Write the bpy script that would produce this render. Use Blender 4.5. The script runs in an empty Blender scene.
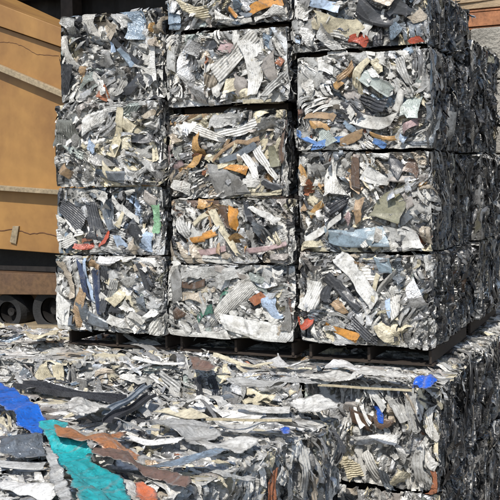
import bpy, bmesh, math, random
import numpy as np
from mathutils import Matrix, Vector, Euler

scene = bpy.context.scene
COL = scene.collection
R = math.radians

# ------------------------------------------------------------------ camera
FPX = 942.0                      # focal length in pixels of the 500 px photo
YAW, PITCH, ROLL = R(24.0), R(3.95), R(1.0)
Z_TIER, Z_STACK = 0.60, 0.73     # top of the low bales, underside of the tall stack
fwd = Vector((-math.sin(YAW) * math.cos(PITCH), math.cos(YAW) * math.cos(PITCH), -math.sin(PITCH)))
rgt = Vector((math.cos(YAW), math.sin(YAW), 0))
upv = rgt.cross(fwd)
rgt, upv = (rgt * math.cos(ROLL) - upv * math.sin(ROLL)), (upv * math.cos(ROLL) + rgt * math.sin(ROLL))
def ray(px, py):
    return fwd + rgt * ((px - 250) / FPX) - upv * ((py - 250) / FPX)
CAM = Vector((0, 0, Z_STACK)) - ray(435, 350) * 5.65
cam_d = bpy.data.cameras.new('camera'); cam = bpy.data.objects.new('camera', cam_d); COL.objects.link(cam)
cam.matrix_world = Matrix(((rgt.x, upv.x, -fwd.x, CAM.x), (rgt.y, upv.y, -fwd.y, CAM.y), (rgt.z, upv.z, -fwd.z, CAM.z), (0, 0, 0, 1)))
cam_d.sensor_width = 36; cam_d.lens = 36 * FPX / 500; cam_d.clip_end = 500; cam_d.clip_start = 0.05
scene.camera = cam

# ------------------------------------------------------------------ light
SUN_EL, SUN_AZ = R(49), R(5)    # azimuth measured from -y towards +x
sd = Vector((math.sin(SUN_AZ) * math.cos(SUN_EL), -math.cos(SUN_AZ) * math.cos(SUN_EL), math.sin(SUN_EL)))
w = bpy.data.worlds.new('World'); scene.world = w; w.use_nodes = True
nt = w.node_tree; sky = nt.nodes.new('ShaderNodeTexSky'); sky.sky_type = 'NISHITA'; sky.sun_disc = False
sky.sun_elevation = SUN_EL; sky.sun_rotation = math.atan2(sd.x, sd.y)
bg = nt.nodes['Background']; nt.links.new(sky.outputs[0], bg.inputs[0]); bg.inputs[1].default_value = 0.13
sl = bpy.data.lights.new('sun', 'SUN'); sl.energy = 3.7; sl.angle = R(0.5); sl.color = (1.0, 0.955, 0.89)
so = bpy.data.objects.new('sun', sl); COL.objects.link(so); so.rotation_euler = sd.to_track_quat('Z', 'Y').to_euler()
so.location = (0, -5, 12)
scene.view_settings.view_transform = 'Standard'; scene.view_settings.look = 'None'
scene.view_settings.exposure = 0.36; scene.view_settings.gamma = 1.0; scene.view_settings.use_curve_mapping = False
scene.cycles.max_bounces = 6; scene.cycles.glossy_bounces = 3; scene.cycles.sample_clamp_indirect = 6

# ------------------------------------------------------------------ pixel -> plane
def on_y(px, py, y):
    d = ray(px, py); return CAM + d * ((y - CAM.y) / d.y)
def on_z(px, py, z):
    d = ray(px, py); return CAM + d * ((z - CAM.z) / d.z)
def on_plane(px, py, p0, n):
    d = ray(px, py); return CAM + d * ((p0 - CAM).dot(n) / d.dot(n))

# ------------------------------------------------------------------ materials
def new_mat(name):
    m = bpy.data.materials.new(name); m.use_nodes = True
    return m, m.node_tree, m.node_tree.nodes['Principled BSDF']
def N(nt, t, **kw):
    n = nt.nodes.new(t)
    for k, v in kw.items():
        if k in n.inputs: n.inputs[k].default_value = v
        else: setattr(n, k, v)
    return n
def noise(nt, coord, scale, detail=4, rough=0.6, dist=0.0):
    n = N(nt, 'ShaderNodeTexNoise', Scale=scale, Detail=detail, Roughness=rough, Distortion=dist)
    nt.links.new(coord, n.inputs['Vector']); return n
def ramp(nt, src, stops):
    r = nt.nodes.new('ShaderNodeValToRGB'); e = r.color_ramp.elements
    while len(e) < len(stops): e.new(0.5)
    for i, (p, c) in enumerate(stops):
        e[i].position = p; e[i].color = (c, c, c, 1) if not isinstance(c, tuple) else c + (1,)
    nt.links.new(src, r.inputs[0]); return r
def mixc(nt, a, b, fac=1.0, mode='MULTIPLY'):
    m = nt.nodes.new('ShaderNodeMix'); m.data_type = 'RGBA'; m.blend_type = mode
    if hasattr(fac, 'links'): nt.links.new(fac, m.inputs[0])
    else: m.inputs[0].default_value = fac
    for s, i in ((a, 6), (b, 7)):
        if isinstance(s, tuple): m.inputs[i].default_value = s + (1,)
        else: nt.links.new(s, m.inputs[i])
    return m.outputs[2]
def bump(nt, src, strength, dist, prev=None):
    b = N(nt, 'ShaderNodeBump', Strength=strength, Distance=dist)
    nt.links.new(src, b.inputs['Height'])
    if prev: nt.links.new(prev, b.inputs['Normal'])
    return b.outputs[0]

def scrap_material():
    m, nt, b = new_mat('crushed_metal')
    tc = nt.nodes.new('ShaderNodeTexCoord').outputs['Object']
    at = nt.nodes.new('ShaderNodeAttribute'); at.attribute_name = 'Col'
    n1 = noise(nt, tc, 38, 5, 0.65, 0.4)
    dirt = ramp(nt, n1.outputs[0], [(0.30, 0.42), (0.44, 0.88), (0.56, 1.0), (0.75, 1.12)])
    c = mixc(nt, at.outputs['Color'], dirt.outputs[0])
    n2 = noise(nt, tc, 11, 4, 0.6, 0.6)
    grime = ramp(nt, n2.outputs[0], [(0.32, (0.30, 0.27, 0.22)), (0.50, (1, 1, 1))])
    c = mixc(nt, c, grime.outputs[0], 0.55)
    n3 = noise(nt, tc, 130, 3, 0.7)
    chips = ramp(nt, n3.outputs[0], [(0.60, 0.0), (0.66, 1.0)])
    c = mixc(nt, c, (0.09, 0.088, 0.085), None or 0.0, 'MIX') if False else c
    mx = nt.nodes.new('ShaderNodeMix'); mx.data_type = 'RGBA'; mx.blend_type = 'MIX'
    ml = N(nt, 'ShaderNodeMath', operation='MULTIPLY'); ml.inputs[1].default_value = 0.6
    nt.links.new(chips.outputs[0], ml.inputs[0]); nt.links.new(ml.outputs[0], mx.inputs[0])
    nt.links.new(c, mx.inputs[6]); mx.inputs[7].default_value = (0.10, 0.095, 0.09, 1)
    nt.links.new(mx.outputs[2], b.inputs['Base Color'])
    nt.links.new(at.outputs['Alpha'], b.inputs['Metallic'])
    rr = ramp(nt, n1.outputs[0], [(0.3, 0.55), (0.7, 0.26)]); nt.links.new(rr.outputs[0], b.inputs['Roughness'])
    b1 = bump(nt, noise(nt, tc, 55, 4, 0.6, 0.8).outputs[0], 0.30, 0.004)
    b2 = bump(nt, n3.outputs[0], 0.2, 0.0015, b1)
    nt.links.new(b2, b.inputs['Normal'])
    return m
SCRAP = scrap_material()

def simple_mat(name, col, rough=0.6, metal=0.0, nscale=8, var=0.35, bstr=0.2, col2=None, stretch=None, bdist=0.01, fine=.7):
    m, nt, b = new_mat(name)
    tc = nt.nodes.new('ShaderNodeTexCoord').outputs['Object']
    if stretch:
        mp = nt.nodes.new('ShaderNodeMapping'); mp.inputs['Scale'].default_value = stretch
        nt.links.new(tc, mp.inputs[0]); tc = mp.outputs[0]
    n1 = noise(nt, tc, nscale, 6, 0.65, 0.3)
    c2 = col2 or tuple(x * (1 - var) for x in col)
    r = ramp(nt, n1.outputs[0], [(0.35, tuple(c2)), (0.6, tuple(col))])
    n2 = noise(nt, tc, nscale * 6, 4, 0.6)
    r2 = ramp(nt, n2.outputs[0], [(0.35, fine), (0.6, 1.04)])
    nt.links.new(mixc(nt, r.outputs[0], r2.outputs[0]), b.inputs['Base Color'])
    b.inputs['Roughness'].default_value = rough; b.inputs['Metallic'].default_value = metal
    nt.links.new(bump(nt, n2.outputs[0], bstr, bdist), b.inputs['Normal'])
    return m

# ------------------------------------------------------------------ tagging
def tag(o, label=None, cat=None, group=None, kind=None):
    for k, v in (('label', label), ('category', cat), ('group', group), ('kind', kind)):
        if v: o[k] = v
    return o
def empty(name, loc, rz=0.0):
    o = bpy.data.objects.new(name, None); COL.objects.link(o); o.location = loc; o.rotation_euler = (0, 0, rz)
    o.empty_display_size = 0.1; return o

# ------------------------------------------------------------------ mesh from patches
class Soup:
    def __init__(s): s.v = []; s.f = []; s.c = []; s.n = 0
    def grid(s, P, col, metal):
        nu, nv = P.shape[:2]
        i = np.arange(nu * nv).reshape(nu, nv) + s.n
        s.f.append(np.stack([i[:-1, :-1], i[1:, :-1], i[1:, 1:], i[:-1, 1:]], -1).reshape(-1, 4))
        s.v.append(P.reshape(-1, 3)); s.n += nu * nv
        if isinstance(col, np.ndarray) and col.shape == (nu * nv, 4): c = col.astype(np.float32)
        else: c = np.empty((nu * nv, 4), np.float32); c[:, :3] = col; c[:, 3] = metal
        s.c.append(c)
    def build(s, name, parent, post=None):
        v = np.concatenate(s.v); f = np.concatenate(s.f); c = np.concatenate(s.c)
        if post: v = post(v)
        me = bpy.data.meshes.new(name)
        me.vertices.add(len(v)); me.vertices.foreach_set('co', v.astype(np.float32).ravel())
        me.loops.add(len(f) * 4); me.loops.foreach_set('vertex_index', f.astype(np.int32).ravel())
        me.polygons.add(len(f)); me.polygons.foreach_set('loop_start', np.arange(0, len(f) * 4, 4, dtype=np.int32))
        a = me.attributes.new('Col', 'FLOAT_COLOR', 'POINT'); a.data.foreach_set('color', c.ravel())
        me.update(calc_edges=True); me.shade_flat()
        me.materials.append(SCRAP)
        o = bpy.data.objects.new(name, me); COL.objects.link(o); o.parent = parent
        return o

PAL = {  # albedo, metallic
 'white': ((.60, .585, .54), .05), 'bright': ((.73, .72, .68), .05), 'lgrey': ((.44, .435, .41), .12), 'grey': ((.26, .255, .24), .15),
 'alu': ((.58, .575, .56), .5), 'foil': ((.72, .715, .70), .7), 'dalu': ((.30, .30, .30), .4), 'dark': ((.045, .047, .052), .15),
 'black': ((.02, .02, .022), .1), 'steel': ((.15, .17, .19), .3), 'cream': ((.60, .54, .39), .0), 'beige': ((.42, .36, .28), .05),
 'tan': ((.34, .23, .13), .05), 'brown': ((.12, .075, .05), .05), 'rust': ((.32, .12, .055), .05), 'red': ((.42, .075, .035), .0),
 'orange': ((.58, .27, .06), .0), 'ochre': ((.46, .27, .10), .0), 'blue': ((.12, .24, .50), .0), 'vblue': ((.01, .10, .55), .0),
 'ltblue': ((.42, .52, .66), .05), 'bluegrey': ((.22, .28, .34), .2), 'navy': ((.035, .05, .10), .1), 'green': ((.24, .44, .26), .0),
 'dgreen': ((.03, .12, .08), .0), 'olive': ((.22, .21, .14), .05), 'olgrey': ((.21, .215, .19), .1), 'ggreen': ((.36, .40, .37), .1),
 'pink': ((.42, .30, .29), .0), 'teal': ((.02, .34, .36), .0), 'wgrey': ((.33, .30, .27), .05), 'vblue2': ((.012, .12, .50), .05), 'rustp': ((.36, .15, .06), .05), 'brownp': ((.17, .105, .08), .1), 'redp': ((.55, .14, .05), 0), 'sblue': ((.20, .26, .30), .15)}
WORDS = {'white': 'white', 'bright': 'bright white', 'lgrey': 'light grey', 'grey': 'grey', 'alu': 'bare aluminium', 'foil': 'shiny foil', 'dark': 'black',
 'steel': 'dark steel grey', 'cream': 'cream', 'beige': 'beige', 'tan': 'tan', 'brown': 'brown', 'rust': 'rust brown', 'red': 'red', 'orange': 'orange',
 'ochre': 'ochre', 'blue': 'blue', 'vblue': 'vivid blue', 'ltblue': 'pale blue', 'bluegrey': 'blue grey', 'navy': 'navy', 'green': 'green',
 'dgreen': 'dark green', 'olive': 'olive', 'olgrey': 'olive grey', 'ggreen': 'grey green', 'pink': 'dusty pink', 'wgrey': 'warm grey', 'sblue': 'slate blue',
 'teal': 'teal', 'dalu': 'dull aluminium', 'black': 'black'}
MIX = {
 'std':  dict(white=30, bright=8, lgrey=26, grey=11, alu=16, foil=4, dalu=8, dark=7, black=2, steel=6, cream=7, beige=4, tan=.9, rust=.3, bluegrey=2.5, ltblue=.4, ochre=.2, wgrey=5, ggreen=2),
 'warm': dict(white=24, bright=6, lgrey=18, grey=11, alu=12, foil=3, dalu=7, dark=7, black=2, steel=5, cream=13, beige=10, tan=4.5, rust=1.6, brown=2, ochre=1.8, wgrey=7, olive=2, pink=1),
 'pale': dict(white=30, bright=9, lgrey=30, grey=11, alu=18, foil=4, dalu=5, dark=3, steel=3, cream=7, beige=3, wgrey=5, bluegrey=1.5, rust=.2, ggreen=2),
 'cool': dict(white=23, bright=8, lgrey=19, grey=13, alu=16, foil=5, dalu=9, dark=12, black=4, steel=8, cream=4, ltblue=1.4, bluegrey=4, navy=1.5, beige=2),
 'side': dict(white=5, bright=2, lgrey=9, grey=16, alu=6, foil=2, dalu=16, dark=24, black=16, steel=12, cream=1.5, beige=1.5, rust=.5, brown=1.5, bluegrey=2, olive=1),  # oily dark scrap of the side faces, with their shade put into the colour
 'top':  dict(white=34, bright=12, lgrey=28, grey=9, alu=12, foil=2, dalu=4, dark=3, steel=3, cream=12, beige=4, wgrey=5, bluegrey=2, rust=.3, tan=.5)}
def pick(rng, mk):
    names = list(MIX[mk]); pr = np.array([MIX[mk][k] for k in names], float)
    return names[rng.choice(len(names), p=pr / pr.sum())]
def flow(seed, kind):
    """direction in which the squeezed sheets run, varying smoothly over a bale face"""
    r = np.random.RandomState(seed * 13 + 5); k = r.normal(0, 1, (3, 2)) * 5; p = r.uniform(0, 6.28, 3)
    b, a = {'mess': (r.uniform(0, 3.14), .95), 'rough': (1.4, .8), 'strata': (1.57, .20), 'stratalit': (1.57, .24), 'flat': (-.12, .22)}[kind]
    return lambda u, v: b + a * sum(np.sin(k[i, 0] * u + k[i, 1] * v + p[i]) for i in range(3)) * .75

def mosaic(sp, rng, fr, dims, kind, mk, fl, cell, scale=1.0):
    """the pressed face itself: squeezed pieces packed edge to edge, each with its own folds, depth and colour"""
    fu, fv = FR[fr][4](*dims); cell *= .92
    nu, nv = int(fu / cell) + 2, int(fv / cell) + 2
    u = np.linspace(-.004, fu + .004, nu)[:, None] + np.zeros((1, nv)); v = np.linspace(0, fv, nv)[None, :] + np.zeros((nu, 1))
    u = u + rng.normal(0, cell * .16, u.shape); v = v + rng.normal(0, cell * .16, v.shape)
    dens = {'mess': 300, 'rough': 250, 'strata': 300, 'stratalit': 280, 'flat': 190}[kind] * scale
    n = int(dens * fu * fv); su, sv = rng.uniform(0, fu, n), rng.uniform(0, fv, n)
    th = fl(su, sv) + rng.normal(0, .30, n)
    r0 = rng.lognormal(0, .42, n) * .039; asp = rng.uniform(1.5, 3.8, n) * (1.35 if kind in ('flat', 'strata', 'stratalit') else 1)
    A, B = r0 * np.sqrt(asp), r0 / np.sqrt(asp)
    wu = u + .008 * np.sin(v * 95 + 3 * np.sin(u * 40)) * rng.uniform(.5, 1); wv = v + .008 * np.sin(u * 90 + 3 * np.sin(v * 37))
    best = np.full(u.shape, 1e9); sec = np.full(u.shape, 1e9); idx = np.zeros(u.shape, int)
    for i in range(n):
        du, dv = wu - su[i], wv - sv[i]; c, q = math.cos(th[i]), math.sin(th[i])
        d = np.sqrt(((du * c + dv * q) / A[i]) ** 2 + ((-du * q + dv * c) / B[i]) ** 2)
        m = d < best; sec = np.where(m, best, np.minimum(sec, d)); idx[m] = i; best = np.where(m, d, best)
    T = th[idx]; du, dv = u - su[idx], v - sv[idx]
    x = du * np.cos(T) + dv * np.sin(T); y = -du * np.sin(T) + dv * np.cos(T)
    base = rng.uniform(-.034, -.003, n)[idx]
    ty, tx = rng.normal(0, .42, n)[idx], rng.normal(0, .18, n)[idx]
    h = base + ty * y + tx * x - rng.uniform(-.2, .9, n)[idx] * np.abs(y)
    for _ in range(4):
        o = rng.uniform(-1, 1, n)[idx] * B[idx]; g = rng.normal(0, .45, n)[idx]; sk = rng.normal(0, .35, n)[idx]
        h += g * np.abs(y + sk * x - o)
    for _ in range(2):
        o = rng.uniform(-1, 1, n)[idx] * A[idx]; g = rng.normal(0, .25, n)[idx]; sk = rng.normal(0, .6, n)[idx]
        h += g * np.abs(x + sk * y - o)
    per = rng.uniform(.010, .02, n)[idx]; isp = (rng.rand(n) < .34)[idx]
    h += isp * (np.clip(np.abs((y / per % 1) - .5) * 2, .2, .8) - .5) * per * .75
    crisp = rng.uniform(.05, .34, n)[idx]
    h += rng.normal(0, 1, h.shape) * cell * crisp
    e = np.clip((sec - best) / .42, 0, 1); h -= (1 - e) ** 2 * .013
    h = np.where(h > 0, h * .25, h); h = np.clip(np.where(h < -.022, -.022 + (h + .022) * .6, h), -.042, .01)
    if kind == 'flat': h *= .62
    cols = np.zeros((n, 4))
    for i in range(n):
        c, mt = PAL[pick(rng, mk)]
        cols[i, :3] = np.array(c) * rng.uniform(*((.25, .80) if mk == 'side' else (.84, 1.20))); cols[i, 3] = mt  # side faces scaled darker: shade painted into the pieces
    O, U, V, Nn, _ = FR[fr]
    P = np.array(O(*dims), float) + u[..., None] * np.array(U, float) + v[..., None] * np.array(V, float) + h[..., None] * np.array(Nn, float)
    Q = np.stack([u, v, h], -1); cc = cols[idx]
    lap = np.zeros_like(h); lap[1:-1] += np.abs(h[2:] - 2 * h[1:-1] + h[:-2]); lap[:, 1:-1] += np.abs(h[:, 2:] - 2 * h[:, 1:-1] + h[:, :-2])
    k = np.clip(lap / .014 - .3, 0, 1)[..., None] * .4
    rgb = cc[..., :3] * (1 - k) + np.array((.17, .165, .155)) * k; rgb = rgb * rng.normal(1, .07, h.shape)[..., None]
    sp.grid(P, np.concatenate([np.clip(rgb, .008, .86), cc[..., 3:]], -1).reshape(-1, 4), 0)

def jag(rng, x, amp, k):
    """piecewise linear random profile: cut and torn edges with corners"""
    kn = np.sort(np.concatenate([[-1.01, 1.01], rng.uniform(-1, 1, k)]))
    return np.interp(x, kn, rng.uniform(-amp, amp, k + 2))

def patch(rng, L, W, style, cell, feature=False, bend=None):
    nu = int(min(max(L / cell, 4), 48)) + 1; nv = int(min(max(W / cell, 3), 40)) + 1
    if style == 'pleat': nv = int(min(max(W / (cell * .6), 6), 48)) + 1
    s1 = np.linspace(-1, 1, nu); t1 = np.linspace(-1, 1, nv)
    s = s1[:, None]; t = t1[None, :]
    ph = rng.uniform(0, 6.28, 8)
    tidy = rng.rand() < (.75 if style in ('smooth', 'flat', 'pleat') else .35)
    ja = (.10 if feature else .06) if tidy else .32
    wt = 1 + jag(rng, s1, ja, 5)[:, None]; wb = 1 + jag(rng, s1, ja, 5)[:, None]
    taper = 1 - rng.uniform(-.05, .45) * s * rng.choice([-1, 1])
    y = np.where(t > 0, t * wt, t * wb) * W / 2 * taper
    eu = jag(rng, t1, ja, 4)[None, :] * W * .5; ed_ = jag(rng, t1, ja, 4)[None, :] * W * .5
    x = s * L / 2 + rng.uniform(-.6, .6) * t * W / 2 + np.where(s > 0, eu * s, ed_ * -s)
    if bend is not None: k0 = bend
    else: k0 = rng.normal(0, .13 if style not in ('smooth', 'flat') else .04)
    y = y + k0 * L * (s ** 2) + jag(rng, s1, .04 * L, 2)[:, None]
    h = np.zeros((nu, nv))
    k, m = {'crumple': (8, .48), 'foil': (12, .60), 'smooth': (5, .20), 'pleat': (4, .26), 'flat': (4, .08)}[style]
    for i in range(k):
        a = rng.uniform(0, 6.28) if i % 2 else rng.normal(0, .5) + 1.57 * rng.randint(0, 2); o = rng.uniform(-.9, .9) * min(L, W * 1.7) / 2
        q = x * math.cos(a) + y * math.sin(a) - o
        h = h + rng.normal(0, m) * np.abs(q) * (1 if i < 3 else .6)
    if style == 'pleat':
        p = rng.uniform(.010, .022); q = (y + jag(rng, s1, .004, 3)[:, None]) / p + ph[6]
        h = h + (np.clip(np.abs((q % 1.0) - .5) * 2, .22, .78) - .5) * p * rng.uniform(.6, 1.2)
    if style in ('crumple', 'foil'):
        h = h + rng.normal(0, cell * (.20 if style == 'crumple' else .34), h.shape)
    if style in ('smooth', 'flat'):
        h = h + .002 * np.sin(x * 45 + ph[6]) * np.sin(y * 60 + ph[7])
    if rng.rand() < .5: h = h - rng.uniform(-.4, .8) * np.maximum(np.abs(t) - .7, 0) * W
    h = h - rng.uniform(-.1, .3) * np.maximum(np.abs(s) - .85, 0) * L
    h = h - h.mean()
    return np.stack([x + 0 * t, y, h], -1)

def wear(P, rng, col, metal, style):
    """paint rubbed off along the creases, grime on the cut edges"""
    h = P[..., 2]; nu, nv = h.shape
    lap = np.zeros_like(h)
    lap[1:-1] += np.abs(h[2:] - 2 * h[1:-1] + h[:-2]); lap[:, 1:-1] += np.abs(h[:, 2:] - 2 * h[:, 1:-1] + h[:, :-2])
    k = np.clip(lap / (np.percentile(lap, 92) + 1e-5) - .35, 0, 1) * rng.uniform(.1, .6)
    if style == 'pleat': k = k * .5
    e = np.zeros_like(h); e[0] = e[-1] = 1; e[:, 0] = e[:, -1] = 1
    e *= rng.uniform(.1, .6)
    c = np.empty(h.shape + (4,)); base = np.array(col)
    lum = base.mean()
    worn = np.array((.16, .155, .15)) if lum > .2 else np.array((.34, .34, .34))
    f = (k * rng.uniform(.5, 1.3, h.shape))[..., None].clip(0, 1)
    cc = base * (1 - f) + worn * f
    cc = cc * (1 - .6 * e)[..., None] * rng.normal(1, .06, h.shape)[..., None]
    c[..., :3] = np.clip(cc, .008, .86); c[..., 3] = np.clip(metal + k * .3, 0, 1)
    return c.reshape(-1, 4)

FR = {  # face frames: origin(fn of dims), u, v, n
 'front': (lambda w, d, h: (0, 0, 0), (1, 0, 0), (0, 0, 1), (0, -1, 0), lambda w, d, h: (w, h)),
 'back':  (lambda w, d, h: (w, d, 0), (-1, 0, 0), (0, 0, 1), (0, 1, 0), lambda w, d, h: (w, h)),
 'right': (lambda w, d, h: (w, 0, 0), (0, 1, 0), (0, 0, 1), (1, 0, 0), lambda w, d, h: (d, h)),
 'left':  (lambda w, d, h: (0, d, 0), (0, -1, 0), (0, 0, 1), (-1, 0, 0), lambda w, d, h: (d, h)),
 'top':   (lambda w, d, h: (0, 0, h), (1, 0, 0), (0, 1, 0), (0, 0, 1), lambda w, d, h: (w, d))}

def place(P, th, tu, tv, frame, dims, u, v, n):
    O, U, V, Nn, _ = FR[frame]
    c, s = math.cos(th), math.sin(th)
    x = P[..., 0] * c - P[..., 1] * s; y = P[..., 0] * s + P[..., 1] * c
    z = P[..., 2] + x * math.tan(tu) + y * math.tan(tv)
    return (np.array(O(*dims), float) + (u + x)[..., None] * np.array(U, float) + (v + y)[..., None] * np.array(V, float)
            + (n + z)[..., None] * np.array(Nn, float))

def wob(v, seed):
    r = np.random.RandomState(seed); o = np.zeros(len(v))
    for f, a in ((4, .013), (9, .007), (19, .004), (42, .0025)):
        k = r.normal(0, 1, 3) * f * .6 + .01; o += a * np.sin(v @ k + r.uniform(0, 6.28))
        k = r.normal(0, 1, 3) * f * .6 + .01; o += a * np.sin(v @ k + r.uniform(0, 6.28))
    return o
def clamp_box(dims, seed, slack=.008, soft=.30, flush=False):
    def post(v):
        v = v.copy()
        for a in range(3):
            e = wob(v, seed * 7 + a)
            for sgn, lim in ((1, dims[a]), (-1, 0.0)):
                over = sgn * (v[:, a] - lim) - (slack + e)
                k = over > 0
                v[k, a] -= sgn * over[k] * (1 - soft)
        w_, d_, h_ = dims; rr = .034                       # squeezed bales have no sharp arrises
        for a, b, da, db in ((0, 2, w_, h_), (0, 1, w_, d_), (1, 2, d_, h_)):
            for sa in (0, 1):
                for sb in (0, 1):
                    pa = (v[:, a] - (da - rr)) if sa else (rr - v[:, a]); pb = (v[:, b] - (db - rr)) if sb else (rr - v[:, b])
                    k = (pa > 0) & (pb > 0); q = np.hypot(pa[k], pb[k]); f = np.where(q > rr, (rr + (q - rr) * .5) / q, 1)
                    v[k, a] = (da - rr + pa[k] * f) if sa else (rr - pa[k] * f); v[k, b] = (db - rr + pb[k] * f) if sb else (rr - pb[k] * f)
        v[:, 2] = np.maximum(v[:, 2], -.004)
        return v
    return post

def core(sp, dims, inset, col=(.06, .06, .06)):
    w_, d_, h_ = dims
    for fr in ('front', 'back', 'right', 'left', 'top'):
        fu, fv = FR[fr][4](*dims); n = 9
        s = np.linspace(inset, fu - inset, n)[:, None] + np.zeros((1, n)); t = np.linspace(inset * .3, fv - inset, n)[None, :] + np.zeros((n, 1))
        P = np.zeros((n, n, 3)); O, U, V, Nn, _ = FR[fr]
        P = np.array(O(*dims), float) + s[..., None] * np.array(U, float) + t[..., None] * np.array(V, float) - inset * np.array(Nn, float)
        sp.grid(P, col, .1)

def bale(label, org, dims, rz=0.0, faces=None, mix='std', feats=(), seed=1, cell=.0075, size=.08, name='scrap_bale', group='bales of crushed scrap metal'):
    """faces: {frame: (coverage, style)}; feats: list of (frame, x1,y1,x2,y2,wpx,colour,style) read off the photo and dropped onto that face"""
    rng = np.random.RandomState(seed)
    root = empty(name, org, rz); tag(root, label, 'scrap bale', group)
    Mw = Matrix.Translation(Vector(org)) @ Matrix.Rotation(rz, 4, 'Z'); Mi = Mw.inverted()
    FE = []; zones = []
    for F in feats:
        fr, x1, y1, x2, y2, wpx, cn, st = F[:8]
        O, U, V, Nn, _ = FR[fr]
        p0 = Mw @ Vector(O(*dims)); nn = (Mw.to_3x3() @ Vector(Nn))
        a = on_plane(x1, y1, p0, nn); b = on_plane(x2, y2, p0, nn)
        W = wpx * ((a + b) / 2 - CAM).dot(fwd) / FPX
        la = Mi @ a - Vector(O(*dims)); lb = Mi @ b - Vector(O(*dims))
        ua, va, ub, vb = la.dot(Vector(U)), la.dot(Vector(V)), lb.dot(Vector(U)), lb.dot(Vector(V))
        L = math.hypot(ub - ua, vb - va) * 1.12; W *= 1.1; th = math.atan2(vb - va, ub - ua)
        if cn == 'foil': st = 'foil'
        FE.append((fr, (ua + ub) / 2, (va + vb) / 2, L, W, th, cn, st, F[8] if len(F) > 8 else .017))
        zones.append((fr, math.cos(th), math.sin(th), (ua + ub) / 2, (va + vb) / 2, L * .53 + .004, W * .55 + .006))
    lean = rng.uniform(0, 3.14)
    sp = Soup(); core(sp, dims, .05)
    post = clamp_box(dims, seed)
    for fi, (fr, (cov, kind)) in enumerate((faces or {'front': (3.2, 'mess')}).items()):
        fu, fv = FR[fr][4](*dims)
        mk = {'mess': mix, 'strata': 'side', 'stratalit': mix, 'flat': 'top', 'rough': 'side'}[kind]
        fl = flow(seed + fi * 50, kind); low = cov <= 1.0
        mosaic(sp, rng, fr, dims, kind, mk, fl, cell * (1.5 if low else 1), scale=rng.uniform(.7, 1.3) if kind == 'mess' else 1)
        area = 0
        while area < cov * .42 * fu * fv:
            small = rng.rand() < .5
            L = float(np.clip(rng.lognormal(math.log(size * (.62 if small else 1.7)), .40), .022, .40)); W = L * (rng.uniform(.25, .7) if small else rng.uniform(.10, .42))
            cn = pick(rng, mk)
            st = rng.choice(['crumple', 'pleat', 'smooth', 'foil'], p=[.46, .26, .14, .14])
            if cn == 'foil': st = 'foil'
            u0, v0 = rng.uniform(-.005, fu + .005), rng.uniform(0, fv)
            th = float(fl(u0, v0)) + rng.normal(0, .30); sl = .30; n = -rng.uniform(-.004, .022)
            if kind in ('strata', 'stratalit'): W *= .75; sl = .38; n = -rng.uniform(0, .035)
            if kind == 'flat':
                L = min(L * 1.7, .65); W = min(W * 1.3, L * .28); sl = .07; n = -rng.uniform(-.004, .014)
                st = rng.choice(['crumple', 'pleat', 'smooth', 'foil'], p=[.50, .28, .10, .12])
            for (f2, ca, sa, uc, vc, fl_, fw) in zones:
                if f2 == fr:
                    du, dv = u0 - uc, v0 - vc; q1 = (du * ca + dv * sa) / fl_; q2 = (-du * sa + dv * ca) / fw
                    if q1 * q1 + q2 * q2 < 1: n -= .03; sl *= .4; break
            sl2 = sl * (1.25 if L < .06 else (.75 if L < .14 else .42))
            if rng.rand() < .09 and kind != 'flat': sl2 = .8; n = .012          # loose ends that stand off the pressed face
            c, mt = PAL[cn]; c = np.array(c) * rng.uniform(*((.25, .80) if mk == 'side' else (.82, 1.22)))  # same painted shade on the loose pieces of side faces
            nb = 1 if (small or cn in ('tan', 'ochre', 'rust', 'red', 'orange', 'brown', 'blue', 'navy')) else rng.choice([1, 2, 3, 4]); bend = rng.normal(0, .14)   # crushed profiles come in bundles
            t1_, t2_ = float(np.clip(rng.normal(0, sl2), -.8, .8)), float(np.clip(rng.normal(0, sl2), -.8, .8))
            for b_ in range(nb):
                w_ = W * rng.uniform(.6, 1.1) / (1 if nb == 1 else 1.35)
                off = (b_ - (nb - 1) / 2) * W * .85
                P = patch(rng, L * rng.uniform(.7, 1.1), w_, st, cell, False, bend + rng.normal(0, .03))
                wc = wear(P, rng, c * rng.uniform(.85, 1.1), min(1, mt * rng.uniform(.7, 1.2)), st)
                P = place(P, th + rng.normal(0, .07), t1_ + rng.normal(0, .08), t2_ + rng.normal(0, .2), fr, dims, u0 - off * math.sin(th) + rng.normal(0, .006), v0 + off * math.cos(th), n + rng.normal(0, .004))
                sp.grid(P, wc, 0); area += L * w_
    mass = sp.build('scrap_mass', root, post); mass['kind'] = 'stuff'
    for (fr, uc, vc, L, W, th, cn, st, off) in FE:
        P = patch(rng, L, W, st, .0055, True); mg = .05 if st in ('smooth', 'flat') else .12
        c, mt = PAL[cn]; wc = wear(P, rng, np.array(c) * rng.uniform(.94, 1.06), mt * .6, st)
        P = place(P, th, rng.normal(0, mg), rng.normal(0, mg) + .03, fr, dims, uc, vc, off)
        s2 = Soup(); s2.grid(P, wc, 0)
        o = s2.build('crushed_sheet', root, clamp_box(dims, seed, slack=.012, soft=.4))
        o['label'] = '%s %s scrap sheet' % ({'crumple': 'crumpled', 'foil': 'wrinkled', 'smooth': 'smooth bent', 'pleat': 'ribbed', 'flat': 'flat'}[st], WORDS[cn])
    return root

C_, P_, S_, F_ = 'crumple', 'pleat', 'smooth', 'foil'
def FF(lst): return [('front',) + t for t in lst]

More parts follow.
